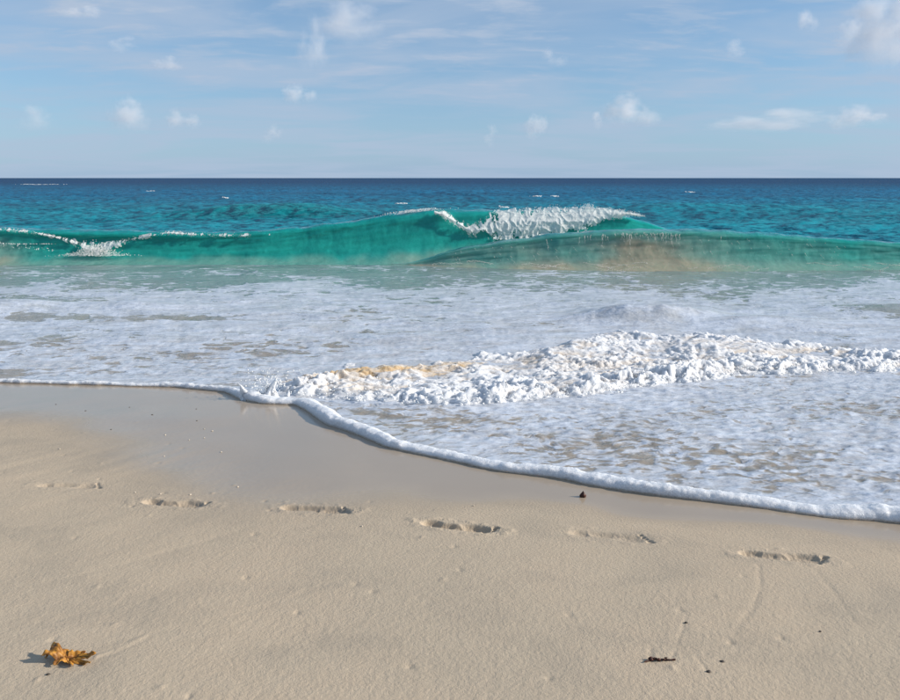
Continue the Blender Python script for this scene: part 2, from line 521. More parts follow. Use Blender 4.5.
# sand sheet; the cells round each footprint are left out and filled by the footprint's own finer mesh
half = lambda y: 0.76 * np.maximum(y, 0) + 0.9
ys = np.concatenate([np.linspace(-14, 1.15, 16)[:-1], np.geomspace(1.15, 5.7, 430), np.linspace(5.8, 8, 10)])
sx = np.linspace(-1, 1, 960)
edge = np.array([-40.0, -20.0, -10.0])
hw = half(ys)[:, None]
X = np.concatenate([np.broadcast_to(edge, (len(ys), 3)) - hw * 0, sx[None] * hw, -np.broadcast_to(edge[::-1], (len(ys), 3))], 1)
X[:, 2] = np.minimum(X[:, 2], X[:, 3] - 0.5); X[:, -3] = np.maximum(X[:, -3], X[:, -4] + 0.5)
X[:, 1] = np.minimum(X[:, 1], X[:, 2] - 1); X[:, -2] = np.maximum(X[:, -2], X[:, -3] + 1)
Y = np.broadcast_to(ys[:, None], X.shape).copy()
Z = sand_height(X, Y)
keep = np.ones((X.shape[0] - 1, X.shape[1] - 1), bool)
keep &= shore_d(X, Y)[:-1, :-1] < 0.5
blocks = []
for h_, t_, dep, lab in FEET:
    c, u, v = foot_frame(h_, t_)
    i0, i1 = np.searchsorted(ys, c[1] - 0.125), np.searchsorted(ys, c[1] + 0.125)
    xr = X[(i0 + i1) // 2]
    j0, j1 = np.searchsorted(xr, c[0] - 0.235), np.searchsorted(xr, c[0] + 0.235)
    keep[i0:i1, j0:j1] = False
    blocks.append((i0, i1, j0, j1))
sand = mesh_from('sand', np.stack([X, Y, Z], -1).reshape(-1, 3), grid_faces(*X.shape)[keep.ravel()], M_SAND, None, {'wet': sand_wet(X, Y).ravel()})
tag(sand, 'pale smooth sand beach sloping down to the water', kind='structure')


def footprint(h_, t_, dep, lab, seed, blk):
    c, u, v = foot_frame(h_, t_)
    L = np.linalg.norm(np.array(t_) - np.array(h_))
    i0, i1, j0, j1 = blk
    K = 3
    fi, fj = np.linspace(i0, i1, (i1 - i0) * K + 1), np.linspace(j0, j1, (j1 - j0) * K + 1)
    ia, ja = np.minimum(fi.astype(int), i1 - 1), np.minimum(fj.astype(int), j1 - 1)
    p, q = (fi - ia)[:, None], (fj - ja)[None]

    def bil(A):
        g = lambda di, dj: A[np.ix_(ia + di, ja + dj)]
        return (g(0, 0) * (1 - q) + g(0, 1) * q) * (1 - p) + (g(1, 0) * (1 - q) + g(1, 1) * q) * p
    Xp, Yp, Zs = bil(X), bil(Y), bil(Z)
    S = (Xp - c[0]) * u[0] + (Yp - c[1]) * u[1]
    T = (Xp - c[0]) * v[0] + (Yp - c[1]) * v[1]
    k = L / 0.30
    side = 1 if seed % 2 else -1
    wob = 0.09 * fbm(Xp * 18 + seed, Yp * 26, 3)

    def dent(cs, ct, rs, rt, soft):
        e = np.hypot((S / k - cs) / rs, (T - ct * side) / rt) + wob
        return 1 - sstep(e, 1 - soft, 1.12)
    soft = 0.50 if dep > 0.014 else 0.80
    heel = dent(-0.102, 0, 0.048, 0.030, soft)
    ball = dent(0.060, 0.002, 0.078, 0.037, soft)
    arch = dent(-0.02, -0.006, 0.110, 0.027, soft) * 0.97
    dd = np.maximum(np.maximum(heel, ball * 1.02), arch)
    for i in range(5):
        dd = np.maximum(dd, dent(0.132 - 0.008 * i, 0.026 - 0.0145 * i, 0.0175 - 0.0018 * i, 0.0110 - 0.001 * i, 0.8) * 0.75)
    outer = np.hypot(S / k / 0.165, T / 0.052)
    rim = np.exp(-((outer - 1.15) / 0.22)**2) * (1 - dd) * np.clip(fbm(Xp * 16 + seed, Yp * 16, 2) + 0.35, 0, 1)
    floor = fbm(Xp * 55, Yp * 55, 3, 0.6) * dd
    crumbs = np.clip(fbm(Xp * 85, Yp * 85, 2) - 0.25, 0, 1) * np.exp(-((outer - 0.95) / 0.25)**2)
    mid = np.exp(-((S / k + 0.015 * side) / 0.014)**2) * dd * 0.22
    edge_f = sstep(np.minimum(np.minimum(p * 0 + fi[:, None] - i0, i1 - fi[:, None]), np.minimum(fj[None] - j0, j1 - fj[None])), 0, 5)
    Zf = Zs * (1 - 0.5 * edge_f) + 0.5 * edge_f * sand_height(Xp, Yp)
    Zp = Zf + edge_f * (-dep * dd * (1 - mid) + dep * 0.10 * floor + (0.004 * rim + 0.003 * crumbs) * (dep / 0.02))
    fo = grid_obj('footprint', Xp, Yp, Zp, M_SAND, parent=sand, attrs={'wet': np.clip(sand_wet(Xp, Yp) + 0.32 * dd, 0, 1)})
    fo['label'] = lab
    return fo


for i, (h_, t_, dep, lab) in enumerate(FEET):
    footprint(h_, t_, dep, lab, i, blocks[i])

# ------------------------------------------------------------------ the sea
BORE_F = np.array([(-1.75, 5.10), (-1.513, 5.011), (-1.171, 4.80), (-0.851, 4.66), (-0.344, 4.528), (0.135, 4.442), (0.484, 4.558), (1.077, 4.742), (1.428, 4.976),
                   (1.984, 5.271), (2.55, 5.473), (3.279, 5.601), (3.871, 5.735), (5.5, 5.95), (9, 6.3), (14, 6.8)])
BORE_B = np.array([(-1.75, 5.15), (-1.5, 5.20), (-1.152, 5.80), (-0.923, 6.25), (0.0, 6.60), (0.704, 6.80), (1.215, 7.2), (1.75, 7.7), (2.3, 7.8), (2.9, 7.55), (3.4, 7.3),
                   (3.9, 7.05), (4.737, 6.95), (7, 7.1), (14, 7.8)])


def bore_front(x):
    return np.interp(x, BORE_F[:, 0], BORE_F[:, 1]) + 0.06 * perlin(x * 2.3, x * 0 + 8) + 0.035 * perlin(x * 6, x * 0 + 3) + 0.02 * perlin(x * 15, x * 0 + 1)


def bore_back(x): return np.interp(x, BORE_B[:, 0], BORE_B[:, 1])


def water_height(x, y):
    d = shore_d(x, y)
    film = sand_plane(y) + 0.010 + 0.014 * sstep(d, 0, 1.0)
    k = 0.03
    h = np.clip(0.5 + 0.5 * (film - LEVEL) / k, 0, 1)
    z = LEVEL * (1 - h) + film * h + k * h * (1 - h)
    near = 1 - sstep(y, 11, 14)
    inn = sstep(d, 0.05, 0.5)
    qx, qy = x + 0.35 * y + 0.04 * perlin(x * 3, y * 3), y - 0.10 * x
    rip = 0.0075 * fbm(qx * 5.5, qy * 12, 3, 0.65) + 0.0075 * (0.5 - np.abs(fbm(qx * 7, qy * 15 + 3, 2)))
    grow = sstep(y, 4.5, 8.5)
    lump = 0.012 * fbm(x * 0.9, y * 2.6, 3, 0.55) + 0.016 * grow * np.abs(fbm(x * 0.7 + 4, y * 1.7 + 2, 2))
    z = z + near * inn * (rip * (1 - 0.5 * grow) + lump * grow * (1 - 0.6 * sstep(y, 10, 12.5)))
    z = z + 0.10 * np.exp(-((x + 5.9) / 0.9)**2 - ((y - 9.6 - 0.12 * x) / 0.35)**2) + 0.06 * np.exp(-((x + 4.2) / 0.6)**2 - ((y - 9.0) / 0.25)**2)
    hx, hy = x - 2.3, y - 8.2 - 0.15 * (x - 2.3)
    z = z + (0.175 + 0.04 * fbm(x * 2.2, y * 3, 3)) * np.exp(-np.abs((hx - 0.1) / 0.75)**2.4 - np.abs((hy + 0.10 * np.sin(x * 3)) / np.where(hy < 0, 0.20, 0.55))**1.7) + 0.07 * np.exp(-((x - 3.6) / 0.8)**2 - ((y - 8.0) / 0.3)**2)
    z = z + 0.07 * np.exp(-((x - 6.2) / 1.2)**2 - ((y - 8.8) / 0.35)**2)
    # open sea beyond the break
    far = sstep(y, 15, 20)
    xr, yr = x + 0.15 * y, y - 0.12 * x
    sw = 0.16 * perlin(xr * 0.06, yr * 0.16 + 3) + 0.11 * fbm(xr * 0.22, yr * 0.42, 2) + 0.075 * (0.5 - np.abs(fbm(xr * 0.62, yr * 1.0, 3))) + 0.030 * fbm(xr * 2.2, yr * 3.0, 2)
    z = z + far * sw * np.clip(90 / np.maximum(y, 1), 0.0, 1.0)**0.35
    # swell lines standing up outside
    sy_ = y - 30 + 0.06 * x
    z = z + 0.60 * np.exp(-np.abs((x + 7.8) / 4.2)**2.5 - (sy_ / np.where(sy_ < 0, 1.1, 2.6))**2) + 0.30 * np.exp(-((x - 14) / 6)**2 - ((y - 36) / 2.2)**2)
    z = z + 0.30 * np.exp(-((x - 2) / 14)**2 - ((y - 75) / 3)**2)
    return np.where(d < 0, sand_plane(y) - 0.03 - 0.06 * np.clip(-d, 0, 2), z * 1.0 - 0.035 * (1 - sstep(d, 0, 0.05)))


inv = np.concatenate([np.linspace(1 / 2.1, 1 / 14, 360)[:-1], np.linspace(1 / 14, 1 / 30000, 270)])
ys = 1 / inv
sx = np.linspace(-1, 1, 900)
X = sx[None] * (0.80 * ys + 1.6)[:, None]
X[:, 0] = -np.maximum(60, ys * 3); X[:, -1] = np.maximum(60, ys * 3)
Y = np.broadcast_to(ys[:, None], X.shape).copy()
Z = water_height(X, Y)
d = shore_d(X, Y)


def lerp3(a, b, f): return np.array(a) * (1 - f[..., None]) + np.array(b) * f[..., None]


n1 = fbm(X * 0.5, Y * 0.9, 3)
SY = Y - 30 + 0.06 * X
swell = np.exp(-np.abs((X + 7.8) / 4.4)**2.5 - ((SY + 0.8) / 1.3)**2)
tint = lerp3((0.285, 0.245, 0.195), (0.25, 0.275, 0.245), sstep(Y + n1, 6.5, 9.5))
f = sstep(Y + 0.6 * n1, 9.0, 12.0)[..., None]; tint = tint * (1 - f) + np.array((0.21, 0.29, 0.28)) * f
f = sstep(Y, 14, 17)[..., None]; tint = tint * (1 - f) + np.array((0.004, 0.205, 0.265)) * f
f = sstep(np.log(Y), math.log(28), math.log(80))[..., None]; tint = tint * (1 - f) + np.array((0.001, 0.118, 0.232)) * f
f = sstep(np.log(Y), math.log(75), math.log(300))[..., None]; tint = tint * (1 - f) + np.array((0.001, 0.038, 0.115)) * f
f = 0.8 * swell[..., None]; tint = tint * (1 - f) + np.array((0.003, 0.150, 0.165)) * f  # swell front tinted darker: its weaker sky reflection is painted into the colour
cov = 0.635 - 0.080 * sstep(Y, 4.5, 6.5) + 0.06 * sstep(Y, 6.5, 8) - 0.05 * (1 - sstep(d, 0.1, 1.0))
cov = cov - 0.27 * sstep(Y + 1.2 * fbm(X * 0.35, Y * 0.35, 3), 9.6, 12.0)
cov = cov + 0.13 * fbm(X * 0.6 + 2, Y * 1.1, 4, 0.55)
bb = sstep(bore_back(X) + 1.2 - Y, 0, 1) * sstep(Y - bore_front(X), -0.05, 0.2)
cov = cov + 0.10 * bb * sstep(X, -1.4, -0.6)
for cx, cy, rx, ry in ((-5.9, 9.5, 0.9, 0.35), (-5.1, 8.35, 0.75, 0.22), (-3.4, 8.2, 0.9, 0.13), (6.3, 8.7, 1.2, 0.3)):
    cov = cov - 0.38 * np.exp(-((X - cx) / rx)**2 - ((Y - cy) / ry)**2)
cov = cov + 0.35 * np.exp(-((Y - 5.98 + 0.10 * (X + 3.9)) / 0.05)**2) * sstep(-X, 3.35, 3.6)
cov = np.where(Y > 14, 0.02, cov)
cells = (d > -0.2)
cells = (cells[:-1, :-1] | cells[1:, 1:]).ravel()
sea = mesh_from('sea', np.stack([X, Y, Z], -1).reshape(-1, 3), grid_faces(*X.shape)[cells], M_SEA, None,
                {'water_tint': tint.reshape(-1, 3), 'foam_cover': np.clip(cov, 0, 1).ravel(), 'chop': sstep(Y, 11.5, 16).ravel()})
tag(sea, 'turquoise sea with foamy shallows running out to a dark blue horizon', kind='structure')

# ------------------------------------------------------------------ foam lip at the water's edge
xs = np.concatenate([np.linspace(-12, -4.2, 160)[:-1], np.linspace(-4.2, 2.6, 1500), np.linspace(2.6, 8, 90)[1:]])
yy = shore_y(xs)
g = np.interp(xs, _sx, np.convolve(_sg, np.ones(41) / 41, 'same'))
nx, ny = -g / np.sqrt(1 + g * g), 1 / np.sqrt(1 + g * g)          # points seaward
wid = np.interp(xs, [-12, -3.6, -1.75, -1.45, -1.0, -0.6, 0, 1, 2, 8], [0.08, 0.08, 0.09, 0.16, 0.14, 0.13, 0.12, 0.13, 0.15, 0.15])
hgt = np.interp(xs, [-12, -3.6, -1.75, -1.45, -1.0, -0.6, 0, 1, 2, 8], [0.027, 0.028, 0.032, 0.052, 0.052, 0.045, 0.040, 0.043, 0.050, 0.05])
wid = wid * (1 + 0.30 * perlin(xs * 2.1, xs * 0 + 2.2) + 0.22 * perlin(xs * 6.3, xs * 0 + 5.2)); hgt = hgt * (0.88 + 0.38 * perlin(xs * 3.1, xs * 0 + 6.6) + 0.14 * perlin(xs * 14, xs * 0))
tv = np.linspace(0, 1, 26)
ang = np.pi * tv
off = (0.5 - 0.5 * np.cos(ang))**1.15                                     # 0 at sand side, 1 at sea side
prof = np.sin(ang)**0.62 * np.where(tv > 0.5, 1 - 0.45 * (tv - 0.5) * 2, 1)
OX = off[None] * wid[:, None] - 0.012 * np.sin(ang)[None]**2 * (tv < 0.4)[None]
BX, BY = xs[:, None] + OX * nx[:, None], yy[:, None] + OX * ny[:, None]
rel = 0.0045 * fbm(BX * 16, BY * 16, 3, 0.55) + 0.0018 * (1 - 2 * worley(BX * 55, BY * 55 + 30 * hgt[:, None])[0])
BZ = sand_plane(BY) - 0.012 + (hgt[:, None] + 0.012) * prof[None] + rel * np.sin(ang)[None]**0.5 * np.clip(hgt[:, None] / 0.04, 0.5, 1.2)
BY = BY - 0.006 * fbm(BX * 30, BZ * 60, 2) * np.sin(ang)[None]
lip = grid_obj('foam_edge', BX, BY, BZ, M_FOAM, attrs={'sandy': np.clip(0.10 + 0.6 * (1 - sstep(BZ - sand_plane(BY), 0.002, 0.014)), 0, 1) * (OX < 0.03)})
tag(lip, 'thick white foam lip where the wave runs out on the sand', 'foam', kind='stuff')

# ------------------------------------------------------------------ churning foam of the broken wave
gx = np.linspace(-1.9, 7.6, 760)
gt = np.linspace(-0.06, 1.06, 230)
X = np.broadcast_to(gx[None], (230, 760)).copy()
F0, B0 = bore_front(X), bore_back(X)
B0 = B0 + 0.35
Y = F0 - 0.10 + (B0 + 0.35 - F0) * np.clip(gt, 0, 2)[:, None]**1.25 + np.minimum(gt, 0)[:, None]
f, b = Y - F0, B0 - Y
warpx, warpy = X + 0.05 * fbm(X * 4, Y * 4, 2), Y + 0.05 * fbm(X * 4 + 9, Y * 4, 2)
d1, v1 = worley(warpx * 5.5, warpy * 5.0)
d2, v2 = worley(warpx * 11 + 3, warpy * 10)
d3, v3 = worley(warpx * 23, warpy * 21 + 5)
d4, v4 = worley(X * 48, Y * 44)
dome = lambda d: np.sqrt(np.clip(1 - (d / 0.78)**2, 0, 1))
crest = np.exp(-np.clip(f, 0, 9) / 0.55)
orange0 = np.exp(-((X + 0.55) / 0.60)**2 - ((Y - 5.62 - 0.42 * (X + 0.55)) / 0.26)**2)
size = np.interp(X, [-1.9, -1.5, -0.8, 0.2, 1.4, 2.6, 4, 8], [0.3, 0.8, 1.0, 1.0, 1.15, 1.1, 0.9, 0.9])
ridge = lambda fx, fy: (1 - np.abs(perlin(fx, fy)))**2
tw = fbm(X * 3, Y * 3 + 7, 2)
dx_, dy_ = X * 0.85 + Y * 0.5, Y * 0.85 - X * 0.5                    # wavelets run obliquely
wv = 0.10 * fbm(X * 2.2, Y * 2.2, 3)
ridges = 0.050 * ridge((dx_ + wv) * 2.6, (dy_ - wv) * 6) + 0.034 * ridge(warpx * 8 + tw, warpy * 11) + 0.020 * ridge(X * 17 + tw, Y * 21) + 0.010 * ridge(X * 34, Y * 40 + tw) - 0.048
lumps = 0.012 * dome(d1) * (0.25 + 1.1 * v1) + 0.014 * dome(d2) * (0.2 + 1.1 * v2) + 0.010 * dome(d3) * (0.3 + v3) + 0.004 * dome(d4) + ridges
lumps = lumps * (0.62 + 0.75 * sstep(fbm(X * 1.7 + 3, Y * 2.1, 3), -0.5, 0.6))
mod = 0.50 + 0.85 * crest + 0.30 * fbm(X * 1.3, Y * 1.3, 2)
env = (0.45 * sstep(f, -0.04, 0.06) + 0.55 * sstep(f, 0.0, 0.24)) * sstep(b + 0.35 * fbm(X * 2, Y * 2, 2), -0.2, 1.0)
hump = 0.08 * np.exp(-((X - 1.2 - 0.5 * (Y - 6.6)) / 0.30)**2 - ((Y - 6.5) / 0.55)**2)
hump = hump + 0.05 * np.exp(-((X - 2.7) / 0.6)**2 - ((Y - 6.7) / 0.5)**2)
smoothhump = np.exp(-((X - 2.25) / 0.7)**2 - ((Y - 8.2) / 0.35)**2)
Z = water_height(X, Y) - 0.040 - 0.012 * sstep(f, 0.3, 0.8) + env * (0.034 + 0.028 * size * crest + 0.90 * lumps * size * mod * (1 - 0.75 * smoothhump) + 0.02 * fbm(X * 2.2, Y * 2.2, 3)) \
    + 0.045 * np.clip(orange0, 0, 1) * env + hump * sstep(f, 0, 0.3) - 0.05 * (1 - env)
Y = Y - 0.05 * (dome(d2) * v2 * crest) * env
orange = orange0 * 1.4 + 0.22 * np.exp(-((X - 1.2) / 0.8)**2 - ((Y - 5.9) / 0.35)**2) \
    + 0.12 * np.exp(-((X - 2.6) / 0.6)**2 - ((Y - 6.5) / 0.4)**2)
low = 1 - sstep(lumps, 0.018, 0.052)
sandy = np.clip(orange * (0.45 + 0.9 * sstep(fbm(X * 6, Y * 6, 2), -0.3, 0.5)) + 0.34 * low * sstep(f, 0.05, 0.3) * (0.6 + 0.6 * sstep(fbm(X * 2.5, Y * 2.5 + 3, 2), -0.4, 0.4)) + 0.06, 0, 0.95)
foam = grid_obj('churning_foam', X, Y, Z, M_FOAM, attrs={'sandy': sandy})
tag(foam, 'churning white foam of a broken wave, orange with sand at its left end', 'foam', kind='stuff')

# flecks thrown along the front of the broken wave
r = np.random.default_rng(21)
n = 1500
px = r.uniform(-1.5, 5.2, n)
pf = r.exponential(0.22, n)
py = bore_front(px) + pf - 0.02
base = water_height(px, py)
pz = base + 0.015 + r.random(n)**1.6 * 0.085 * np.exp(-pf / 0.5)
flecks = blobs('foam_flecks', np.stack([px, py, pz], 1), r.uniform(0.002, 0.007, n) + 0.005 * (r.random(n) > 0.92), M_SPRAY, jitter=0.35, seed=3,
               stretch=np.stack([np.full(n, 1.2), np.full(n, 1.0), r.uniform(0.7, 1.3, n)], 1), attrs={'sandy': np.full(n, 0.04)})
tag(flecks, 'loose flecks of white froth along the broken wave', 'foam', kind='stuff')


def splash():
    """two little crowns of water thrown up where the edge meets the churn"""
    root = empty('splash', (-1.36, 4.76, 0.15))
    r = np.random.default_rng(4)

    def spike(x0, y0, h, rad, lean, seed):
        a = np.linspace(0, 2 * np.pi, 36, endpoint=False)
        t = np.linspace(0, 1, 30)
        R = rad * ((1 - t)**2.6 * 1.35 + 0.16 * np.sin(np.pi * t)**1.5) + 0.006 * (1 - t) + 0.0012
        ca_, sa_ = np.cos(a)[None], np.sin(a)[None]
        tt = t[:, None]
        R = R[:, None] * (1 + 0.75 * fbm(ca_ * 1.1 + seed, tt * 2.6 + sa_ * 1.1, 3, 0.6) + 0.25 * np.abs(perlin(ca_ * 4 + seed, tt * 10 + sa_ * 4)))
        XX = x0 + lean * tt**1.9 + 0.020 * perlin(tt * 3 + seed, tt * 0 + seed) * tt + R * ca_ * 1.2
        YY = y0 + R * sa_ * 0.7 + 0.015 * perlin(tt * 3, tt * 0 + seed * 2) * tt
        ZZ = -0.06 + (h + 0.06) * tt + 0.35 * R * perlin(ca_ * 2 + seed, sa_ * 2)
        grid_obj('crown', XX, YY, ZZ, M_FOAM, root, attrs={'sandy': np.full(XX.shape, 0.03)}, wrap=True)
    spike(-0.085, 0.0, 0.135, 0.075, -0.085, 1.0)
    spike(-0.045, 0.015, 0.085, 0.060, 0.02, 3.3)
    spike(0.040, 0.03, 0.175, 0.062, 0.085, 5.0)
    spike(0.030, 0.03, 0.150, 0.045, 0.020, 6.2)
    spike(0.075, 0.03, 0.100, 0.050, 0.00, 7.4)
    spike(0.00, 0.02, 0.060, 0.065, -0.01, 9.0)
    spike(0.16, 0.06, 0.055, 0.050, 0.03, 12.0)
    spike(0.24, 0.08, 0.060, 0.035, 0.02, 14.5)
    n = 120
    p = np.stack([r.normal(0.04, 0.09, n), r.normal(0.02, 0.04, n), 0.06 + np.abs(r.normal(0.05, 0.06, n))], 1)
    blobs('droplets', p, r.uniform(0.002, 0.006, n), M_SPRAY, root, seed=5, attrs={'sandy': np.full(n, 0.03)})['kind'] = 'stuff'
    tag(root, 'small white splash with two pointed crowns at the corner of the foam edge', 'splash')


splash()

# ------------------------------------------------------------------ breaking waves
PROFILE = np.array([(4.6, -0.10), (2.6, 0.22), (1.2, 0.68), (0.45, 0.93), (0.10, 1.0), (-0.10, 0.985), (-0.20, 0.90), (-0.26, 0.76),
                    (-0.34, 0.58), (-0.45, 0.38), (-0.63, 0.19), (-0.92, 0.06), (-1.32, -0.015), (-1.8, -0.09)])



def catmull(P, m):
    n = len(P)
    u = np.linspace(0, n - 1 - 1e-6, m)
    i = u.astype(int); t = (u - i)[:, None]
    g = lambda k: P[np.clip(i + k, 0, n - 1)]
    p0, p1, p2, p3 = g(-1), g(0), g(1), g(2)
    return 0.5 * (2 * p1 + (p2 - p0) * t + (2 * p0 - 5 * p1 + 4 * p2 - p3) * t * t + (3 * p1 - p0 - 3 * p2 + p3) * t**3), u


class Wave:
    def __init__(self, xs, crest_y, height, over, curl_seed):
        m = 84
        pr, u = catmull(PROFILE, m)
        self.xs, self.u = xs, u
        Hh = height[:, None]
        lipw = np.exp(-((u - 5.6) / 1.1)**2)[None]
        dy = pr[:, 0][None] * Hh - over[:, None] * lipw * Hh
        face = sstep(u, 4.4, 6.0)[None]
        self.X = np.broadcast_to(xs[:, None], (len(xs), m)).copy()
        self.Y = crest_y[:, None] + dy
        self.Z = LEVEL + pr[:, 1][None] * Hh - 0.10 * over[:, None] * lipw * Hh
        body = sstep(Hh, 0.03, 0.3)
        nz = 0.022 * fbm(self.X * 0.9 + curl_seed, u[None] * 0.9 + self.X * 0.4, 3) + 0.004 * fbm(self.X * 4.5, u[None] * 1.6 + self.X, 3)
        self.Y = self.Y - nz * body * (0.35 + 0.65 * face)
        self.Z = self.Z + (1 - face) * body * 0.022 * fbm(self.X * 2.2, self.Y * 3, 3) * sstep(u, 0, 1)[None]
        ex = np.ones((len(xs), 1))                       # close the body far below the surface
        self.Xc = np.concatenate([self.X, self.X[:, :2]], 1)
        self.Yc = np.concatenate([self.Y, crest_y[:, None] - 1.9 * Hh, crest_y[:, None] + 4.6 * Hh], 1)
        self.Zc = np.concatenate([self.Z, ex * -0.9, ex * -0.9], 1)
        self.rel = np.clip((self.Z - LEVEL) / np.maximum(Hh, 0.05), 0, 1.1)
        self.face = np.broadcast_to(face, self.X.shape)

    def at(self, x, z):
        """point on the front face at world x and height z"""
        out = []
        k0 = int(np.searchsorted(self.u, 5.6))
        for a, c in zip(np.atleast_1d(x), np.atleast_1d(z)):
            i = int(np.clip(np.searchsorted(self.xs, a), 0, len(self.xs) - 1))
            zz_, yy_ = self.Z[i, k0:][::-1], self.Y[i, k0:][::-1]
            out.append(np.interp(c, zz_, yy_))
        return np.array(out)


# back wave: runs from beyond the left edge, stands highest in the middle and is breaking there
xa = np.linspace(-17, 7.5, 900)
ha = np.interp(xa, [-17, -12, -9.478, -8.222, -6.013, -4.327, -3.161, -2.103, -1.049, -0.419, 1.048, 2.306, 3.145, 3.781, 4.6, 5.6, 7.5],
               [0.55, 0.66, 0.70, 0.64, 0.60, 0.58, 0.66, 0.78, 0.935, 1.01, 0.985, 0.985, 0.965, 0.86, 0.62, 0.25, 0.0])
ha = np.convolve(np.pad(ha, 20, mode='edge'), np.hanning(41) / np.hanning(41).sum(), 'valid') + 0.012 * perlin(xa * 2.1, xa * 0)
ya = np.interp(xa, [-17, -9, -4, 0, 7.5], [14.15, 14.25, 14.3, 14.75, 15.4])
oa = np.interp(xa, [-17, -9.5, -8.6, -7.1, -5.6, -4.0, -1.0, 0.2, 1.2, 3.4, 4.2, 7.5], [0.05, 0.05, 0.12, 0.22, 0.12, 0.06, 0.04, 0.02, 0.0, 0.0, 0.0, 0])
WA = Wave(xa, ya, ha, oa, 2.0)
# front wave: lower, full of stirred-up sand, on the right
xb = np.linspace(-1.4, 17, 800)
hb = np.interp(xb, [-1.4, -0.75, -0.35, 0.0, 0.973, 2.135, 3.295, 4.847, 6.016, 7.779, 8.76, 12, 17], [0.0, 0.04, 0.16, 0.30, 0.47, 0.62, 0.705, 0.685, 0.625, 0.505, 0.45, 0.36, 0.2])
hb = np.convolve(np.pad(hb, 20, mode='edge'), np.hanning(41) / np.hanning(41).sum(), 'valid') + 0.010 * perlin(xb * 2.3, xb * 0 + 5)
yb = np.interp(xb, [-1.4, 0, 3, 9, 17], [13.55, 13.55, 13.45, 13.3, 13.1])
ob = np.interp(xb, [-1.4, 1.5, 3, 4.5, 6, 17], [0, 0.02, 0.08, 0.08, 0.03, 0.0])
WB = Wave(xb, yb, hb, ob, 7.0)


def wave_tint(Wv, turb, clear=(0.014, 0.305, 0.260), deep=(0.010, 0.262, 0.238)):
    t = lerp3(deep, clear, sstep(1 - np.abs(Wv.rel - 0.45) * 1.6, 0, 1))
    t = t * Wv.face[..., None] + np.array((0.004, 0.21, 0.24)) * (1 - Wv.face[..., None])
    c2 = lerp3((0.28, 0.365, 0.300), (0.310, 0.300, 0.220), sstep(turb, 0.55, 1.1))
    f = np.clip(turb, 0, 1)[..., None]
    return t * (1 - f) + c2 * f


def wave_object(Wv, name, turb, cov, label):
    root = empty(name, (float(Wv.xs.mean()), float(Wv.Y[:, 40].mean()), LEVEL))
    wt = wave_tint(Wv, turb)
    o = grid_obj('wave_body', Wv.Xc - root.location.x, Wv.Yc - root.location.y, Wv.Zc - root.location.z, M_WAVE, root, wrap=True, flip=True,
                 attrs={'water_tint': np.concatenate([wt, wt[:, -1:], wt[:, :1]], 1), 'foam_cover': np.concatenate([cov, cov[:, :2] * 0], 1)})
    tag(root, label, 'wave', 'waves breaking close to the beach')
    return root


def rel_pts(root, p):
    return np.asarray(p) - np.array(root.location)


streakA = fbm(WA.X * 1.4, WA.rel * 1.2 + WA.X * 0.2, 3)
turbA = 0.45 * (1 - sstep(WA.rel + 0.10 * streakA, 0.02, 0.26)) + 0.80 * sstep(-WA.X, 7.9, 9.6) * (1 - sstep(WA.rel + 0.15 * streakA, 0.25, 0.8))
turbA = turbA + 0.5 * sstep(WA.X, -1.6, 0.3) * (1 - sstep(WA.rel + 0.1 * streakA, 0.05, 0.35))
covA = 0.02 + 0.20 * sstep(0.12 - WA.rel, 0, 0.1) + 0.0 * WA.X
wave_a = wave_object(WA, 'breaking_wave', turbA * WA.face, covA, 'tall clear green wave, white water tumbling from its crest in the middle')
streakB = fbm(WB.X * 1.0, WB.rel * 0.9 + WB.X * 0.3, 3)
turbB = (0.66 - 0.36 * sstep(WB.X + 0.8 * streakB, 3.0, 7.5) - 0.15 * sstep(WB.X, 8, 11)) * (0.80 + 0.40 * streakB)
turbB = turbB + 0.35 * (1 - sstep(WB.rel, 0.0, 0.4)) - 0.15 * sstep(WB.rel, 0.6, 1.0) + 0.55 * np.exp(-((WB.X - 3.9) / 0.9)**2) * (1 - sstep(WB.rel, 0.55, 1.0))
covB = 0.03 + 0.22 * sstep(0.10 - WB.rel, 0, 0.1) + 0.16 * np.exp(-((WB.X - 3.8) / 0.9)**2) * sstep(WB.rel, 0.45, 0.8) * (1 - sstep(WB.rel, 1.0, 1.05)) * WB.face
wave_b = wave_object(WB, 'breaking_wave', np.clip(turbB, 0, 1) * (0.4 + 0.6 * WB.face), covB, 'low murky wave stained brown with sand, in front of the tall green one')


def chains(Wv, xs, z_top, lens, step, r0, seed, gap=0.03, slant=0.0):
    """strings of froth hanging down a wave face"""
    r = np.random.default_rng(seed)
    P, R = [], []
    for x, zt, L in zip(xs, z_top, lens):
        m = max(1, int(L / step))
        k = np.arange(m)
        x_ = x + np.cumsum(r.normal(0, step * 0.55, m)) + slant * k * step
        z_ = zt - k * step + r.normal(0, step * 0.3, m)
        P.append(np.stack([x_, Wv.at(x_, z_) - gap - r.random(m) * gap, z_], 1))
        R.append(r0 * (0.5 + r.random(m)) * (1 - 0.55 * k / m))
    return np.concatenate(P), np.concatenate(R)


r = np.random.default_rng(11)
# tumbling white water on the back wave: a torn skin of foam lying over the face, and fine spray
def face_y(Wv, x, Zg):
    """front-face depth for columns x and heights Zg (nz, nx)"""
    k0 = int(np.searchsorted(Wv.u, 5.2))
    out = np.empty(Zg.shape)
    for j, a in enumerate(x):
        i = int(np.clip(np.searchsorted(Wv.xs, a), 0, len(Wv.xs) - 1))
        zz_, yy_ = Wv.Z[i, k0:][::-1], Wv.Y[i, k0:][::-1]
        out[:, j] = np.interp(Zg[:, j], zz_, yy_)
    return out


